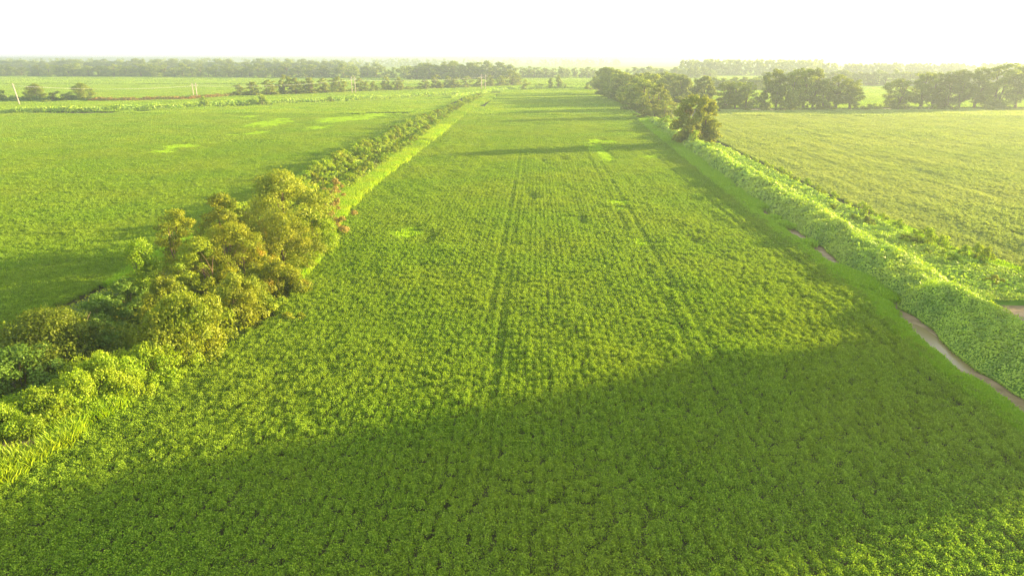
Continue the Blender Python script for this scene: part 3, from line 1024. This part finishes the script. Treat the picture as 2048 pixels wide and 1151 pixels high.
# ---- tall ivy-clad row across the far edge of the sunlit field
xs_row = [(1448, 166, 44, "ivy"), (1470, 166, 34, "tall"), (1490, 166, 36, "ivy"), (1528, 148, 44, "cone"), (1552, 141, 44, "tall"), (1580, 142, 42, "ivy"), (1604, 139, 44, "tall"), (1624, 140, 42, "tall"), (1646, 160, 36, "ivy"), (1672, 152, 48, "tall"), (1700, 162, 44, "tall"),
          (1792, 160, 52, "ivy"), (1838, 148, 50, "tall"), (1862, 150, 40, "tall"), (1890, 146, 46, "ivy"), (1916, 143, 46, "tall"), (1948, 138, 44, "tall"), (1990, 130, 62, "ivy"), (2030, 134, 50, "tall"), (2062, 132, 56, "tall")]
for i, (px, top, w, k) in enumerate(xs_row):
    put("tree", k, 30 + i % 4, px, top, w, base=221 if px < 1760 else 219, group="tall trees across the far edge of the sunlit field",
        label=(ordinal(i) + " tree past the avenue in the tall ivy-clad row") if i < 11 else (ordinal(i - 11) + " tree past the gap in the hazy tall row"))
for i, px in enumerate([1500, 1560, 1610, 1660, 1715, 1735, 1750, 1815, 1860, 1905, 1975, 2010]):
    put("bush", "farbush", i % 3, px, 208, 34, base=222, label="low bush under the tall row across the sunlit field", cat="bush", group="bushes under the tall row")

# ---- out-of-frame trees on the sun's side: the shade on the near soybeans and the sunlit field is theirs
for i, (x, y, h) in enumerate([(75, 70, 22), (82, 73, 21), (83, 79, 22), (100, 76.5, 23), (96, 81, 22), (76, 75, 22), (76, 81.5, 20), (88, 71, 22), (89, 75, 23), (90, 80.5, 23), (90, 87, 20), (102, 84, 21),
                               (230, 250, 15), (238, 262, 15), (300, 330, 15), (330, 452, 17), (350, 455, 17), (372, 459, 18), (395, 462, 17)]):
    sp = SPEC["oak"]
    plant("tree", f"oak{20 + i % 5}", sp, (x, y), (.95, .95, h * 1.18 / 16), random.uniform(0, 6.28), "tree standing on the sun's side of the fields", "tree", "trees on the sun's side")

# ---- far hedge of the field past the ditch, and what stands in it
def hedge_leaves(name, pts_px, width, height, n, size, mat, label, seed):
    r = np.random.default_rng(seed)
    G = np.array([gp(*p) for p in pts_px])
    seg = np.linalg.norm(np.diff(G, axis=0), axis=1); cum = np.concatenate([[0], np.cumsum(seg)])
    s = r.uniform(0, cum[-1], n)
    x = np.interp(s, cum, G[:, 0]); y = np.interp(s, cum, G[:, 1])
    hh = height * (.45 + .9 * fbm(s / 6, s * 0 + seed, seed, 3))
    v = r.uniform(-1, 1, n)
    prof = np.sqrt(np.clip(1 - np.abs(v) ** 2.2, 0, 1))
    z = hh * prof * r.uniform(.55, 1.05, n)
    P = np.column_stack([x + r.normal(0, .4, n), y + v * width / 2, np.maximum(z, .15)])
    N = unit(np.column_stack([r.normal(size=n) * .6, v * .5 + r.normal(size=n) * .5, .6 + r.normal(size=n) * .4]))
    o = link(name, quad_mesh(name, leaf_quads(P, N, size * r.uniform(.7, 1.3, n), .8, .14, r=r), r.random(n), M[mat]))
    return tag(o, label, None, None, "stuff")


hedge_leaves("undergrowth", [(-60, 228), (0, 227), (200, 224), (350, 219), (500, 211), (700, 203), (920, 191)], 8, 3.4, 15000, 1.0, 'vine', "long low tangle of green vines along the far side of the left-hand field", 5)
hedge_leaves("undergrowth", [(905, 199), (960, 190), (985, 184), (1040, 180), (1110, 179), (1190, 179)], 10, 3.2, 5000, 1.1, 'vine', "low scrub across the far end of the middle field", 6)
hedge_leaves("weeds", [(180, 204), (260, 203), (380, 200), (470, 194)], 8, 3.0, 4500, 1.0, 'red_weed', "rust red weeds in a strip behind the first utility poles", 7)
hedge_leaves("undergrowth", [(-60, 204), (60, 204), (190, 203)], 8, 3.5, 2500, 1.0, 'shrub_dark', "dark scrub under the bushes near the leaning pole", 8)
hedge_leaves("undergrowth", [(465, 194), (600, 189), (760, 183), (900, 176), (1045, 170)], 8, 3.5, 5000, 1.1, 'tree', "scrub at the foot of the golden tree row", 9)
o = link("bare_soil", strip_mesh("bare_soil", [0, 1, 2, 3, 4, 5], lambda t: -262 + 8 * t - 1.5 * math.sin(t), lambda t: -262 + 8 * t + 6, .02, M['pale'])); tag(o, kind="structure")
me = o.data
for v in me.vertices:
    s = v.co.x; v.co.y = 366 + (2.2 if v.index % 2 else -2.2) + .15 * (s + 262)
put("bush", "limebush", 1, 525, 188, 34, base=211, label="yellow lime bush standing up from the far vine hedge", cat="bush")
put("bush", "limebush", 3, 408, 193, 22, base=216, label="small yellow bush in the far vine hedge, poles behind it", cat="bush")
put("bush", "bush", 3, 661, 193, 14, base=206, label="small dark bush rising from the far vine hedge", cat="bush")

# ---- mid-distance bushes and trees
for px, top, w, base, k, lb in [
        (10, 181, 46, 204, "farbush", "brownish bush at the very edge beside the leaning pole"),
        (74, 169, 34, 203, "oak", "slender tree right behind the leaning pole"),
        (118, 183, 56, 204, "farbush", "dark dense dome-shaped bush between two small trees"),
        (140, 184, 30, 203, "farbush", "yellowish bush leaning on the dark dome-shaped bush"),
        (52, 182, 24, 204, "farbush", "small bush between the leaning pole and slender tree"),
        (168, 168, 42, 203, "oak", "round single tree at the end of the rust red weeds")]:
    put("tree" if k == "oak" else "bush", k, 3 if k == "oak" else random.randint(0, 2), px, top, w, base=base, label=lb, cat="tree" if k == "oak" else "bush")
mid = [(480, 170, 30, 194), (505, 164, 34, 193), (540, 161, 44, 192), (572, 151, 36, 190), (594, 157, 34, 190), (622, 156, 40, 189), (648, 157, 34, 188), (676, 155, 40, 186), (722, 158, 36, 184), (748, 163, 20, 183), (772, 154, 26, 182), (798, 156, 26, 182),
       (850, 160, 24, 179), (872, 150, 30, 178), (896, 152, 22, 177), (912, 155, 24, 177), (934, 153, 26, 176), (958, 155, 22, 175), (980, 151, 26, 174), (1002, 152, 22, 173), (1022, 142, 40, 172), (1036, 147, 24, 171)]
for i, (px, top, w, base) in enumerate(mid):
    side = "golden tree row before the second poles" if i < 8 else ("broken tree row between the second and third poles" if i < 12 else "low tree row ending at the middle field")
    j = i if i < 8 else (i - 8 if i < 12 else i - 12)
    put("tree", "pale", 1 + i % 4, px, top, w, base=base, group="trees in the mid-distance rows",
        label=ordinal(j) + " tree of the " + side)
for px, top, w, base, k, lb in [(1049, 160, 30, 181, "farbush", "round bush at the far corner of the middle field"), (1080, 167, 26, 179, "farbush", "low bush beside two cone-shaped trees"), (1101, 157, 18, 179, "cone", "smaller cone-shaped tree at the far end of the middle field"),
                                (1117, 151, 22, 179, "cone", "taller cone-shaped tree at the far end of the middle field"), (1129, 166, 12, 179, "farbush", "little bush beside the taller cone-shaped tree")]:
    put("tree" if k == "cone" else "bush", k, random.randint(0, 2), px, top, w, base=base, label=lb, cat="tree" if k == "cone" else "bush")

# ---- hazy far rows
def far_row(x0, x1, base0, base1, top, step, w, kinds, label, group, jig=5):
    px = x0
    while px < x1:
        t = (px - x0) / (x1 - x0)
        b = base0 + (base1 - base0) * t + random.uniform(-.6, .6)
        put("tree", random.choice(kinds), [0, 1, 2, 3, 4], px, top + random.uniform(-jig, jig), w * random.uniform(.75, 1.3), base=b, label=label, group=group)
        px += step * random.uniform(.6, 1.4)


far_row(-20, 830, 153, 158, 132, 15, 26, ["far", "far", "fartall"], "hazy tree in the long row behind the wide far field", "trees in the long hazy row")
far_row(-20, 700, 143, 147, 122, 15, 32, ["far"], "paler tree in the second hazy row behind the long row", "trees in the second hazy row", 4)
far_row(832, 1030, 160, 160, 128, 13, 34, ["far", "fartall"], "dense hazy tree in the wood behind the low row", "trees of the hazy wood")
far_row(1045, 1195, 157, 157, 136, 11, 18, ["far", "fartall"], "hazy tree in the row beyond the middle field", "trees in the row beyond the middle field", 3)
far_row(1255, 1420, 158, 158, 137, 14, 22, ["far"], "pale hazy tree behind the avenue", "trees behind the avenue", 4)
far_row(1425, 1530, 182, 182, 157, 13, 24, ["far"], "hazy tree in the short row behind the ivy-clad row", "trees in the short row", 3)
far_row(1530, 2060, 173, 173, 143, 12, 26, ["far", "fartall"], "sun-bleached tree in the row behind the gap", "trees in the sun-bleached row", 4)


# distant woods: masses, one object each
def woods(x0, x1, base, top, n, rw, label, seed):
    r = np.random.default_rng(seed)
    Vs, Ts = [], []
    for i in range(n):
        px = r.uniform(x0, x1); b = base + r.uniform(-.8, .8)
        g = gp(px, b); z = at_y(px, top + r.uniform(-2, 3), g[1])[1]
        V, T, C = crown_quads(r, max(z, 6), rw, 9, 130, 3.6, base=.05, shape="round")
        Vs.append(V + np.array([g[0], g[1], 0])); Ts.append(T)
    o = link("woods", quad_mesh("woods", np.concatenate(Vs), np.concatenate(Ts), M['tree']))
    return tag(o, label, None, None, "stuff")


woods(-40, 560, 138, 118, 150, 13, "hazy woods along the skyline past the long row", 201)
woods(520, 930, 134.5, 118, 90, 14, "very faint woods on the skyline past the middle rows", 202)
woods(560, 760, 143, 124, 60, 10, "pale woods behind the row of separate hazy trees", 206)
woods(930, 1240, 132, 119, 60, 15, "faintest skyline woods beyond the middle field", 203)
woods(1360, 1640, 152, 120, 130, 9, "hazy rounded woods beyond the avenue", 204)
woods(1640, 2090, 154, 128, 160, 8, "sun-bleached woods on the skyline past the tall row", 205)

# ------------------------------------------------------------------ utility poles and wires
def hframe(px, base, top, gap, label):
    g = gp(px, base)
    H = at_y(px, top, g[1])[1]
    e = bpy.data.objects.new("utility_pole", None); col.objects.link(e)
    e.location = (g[0], g[1], 0); e.rotation_euler = (0, 0, math.radians(-62) if False else 0)
    tag(e, label, "utility pole", "twin utility poles across the far strip")
    w = gap / 2
    for s in (-1, 1):
        link("pole", tubes_mesh("pole", [tube([(s * w, 0, -.1), (s * w, 0, H * .5), (s * w, 0, H)], [.30, .26, .20], 8)], M['pole']), e)
    c = link("crossarm", tubes_mesh("crossarm", [tube([(-w - 1.2, .3, H * .9), (w + 1.2, .3, H * .9)], [.12, .12], 6)], M['pole']), e)
    for x in (-w - 1, 0, w + 1):
        link("insulator", tubes_mesh("insulator", [tube([(x, .3, H * .9 - .12), (x, .3, H * .9 - .7), (x, .3, H * .9 - .9)], [.07, .12, .06], 8)], M['ceramic']), c)
    return g[0], g[1], H * .9 - .9, w + 1


A = [hframe(391.5, 198, 166, 2.6, "twin pale poles before the rust red weeds"), hframe(708, 188.5, 153.5, 2.8, "twin pale poles before the golden tree row"), hframe(967, 180, 149, 3.4, "twin pale poles near the low row by the middle field")]
g = gp(40, 211)
H = at_y(34, 167, g[1])[1]
e = bpy.data.objects.new("utility_pole", None); col.objects.link(e); e.location = (g[0], g[1], 0)
tag(e, "single pale pole leaning beside the small bushes", "utility pole")
lean = -1.9
link("pole", tubes_mesh("pole", [tube([(0, 0, -.1), (lean * .5, 0, H * .5), (lean, 0, H)], [.34, .30, .24], 8)], M['pole']), e)
c = link("crossarm", tubes_mesh("crossarm", [tube([(lean * .93 - .9, .3, H * .93), (lean * .93 + .9, .3, H * .93)], [.07, .07], 6)], M['pole']), e)
for dx in (-.8, .8):
    link("insulator", tubes_mesh("insulator", [tube([(lean * .93 + dx, .3, H * .93 - .07), (lean * .93 + dx, .3, H * .93 - .4)], [.05, .08], 8)], M['ceramic']), c)
A = [(g[0] + lean * .93, g[1], H * .93 - .4, .8)] + A
spans = ["single pole and the first twin poles", "first and second twin poles", "second and third twin poles"]
for i in range(3):
    a, b = A[i], A[i + 1]
    for s, wd in ((-1, "outer"), (1, "inner")):
        p0 = np.array([a[0] + s * a[3], a[1] + .3, a[2]]); p1 = np.array([b[0] + s * b[3], b[1] + .3, b[2]])
        path = [p0 + (p1 - p0) * t - np.array([0, 0, 2.2]) * 4 * t * (1 - t) for t in np.linspace(0, 1, 17)]
        o = link("overhead_wire", tubes_mesh("overhead_wire", [tube(path, [.028] * 17, 5)], M['wire']))
        tag(o, f"{wd} sagging wire between the {spans[i]}", "wire", "overhead wires between the poles")

# ------------------------------------------------------------------ haze: air round camera and scene
me = bpy.data.meshes.new("haze")
b = 6800.0; z0, z1 = -1.0, 34.0
me.from_pydata([(-b, -b, z0), (b, -b, z0), (b, b, z0), (-b, b, z0), (-b, -b, z1), (b, -b, z1), (b, b, z1), (-b, b, z1)], [],
               [(3, 2, 1, 0), (4, 5, 6, 7), (0, 1, 5, 4), (1, 2, 6, 5), (2, 3, 7, 6), (3, 0, 4, 7)])
hm, nt, out = mat_new("haze_air")
pv = node(nt, "ShaderNodeVolumePrincipled")
pv.inputs["Color"].default_value = (.31, .38, .43, 1)
pv.inputs["Density"].default_value = .00045
pv.inputs["Anisotropy"].default_value = .4
nt.links.new(pv.outputs[0], out.inputs["Volume"])
me.materials.append(hm)
o = link("haze", me); tag(o, kind="stuff")
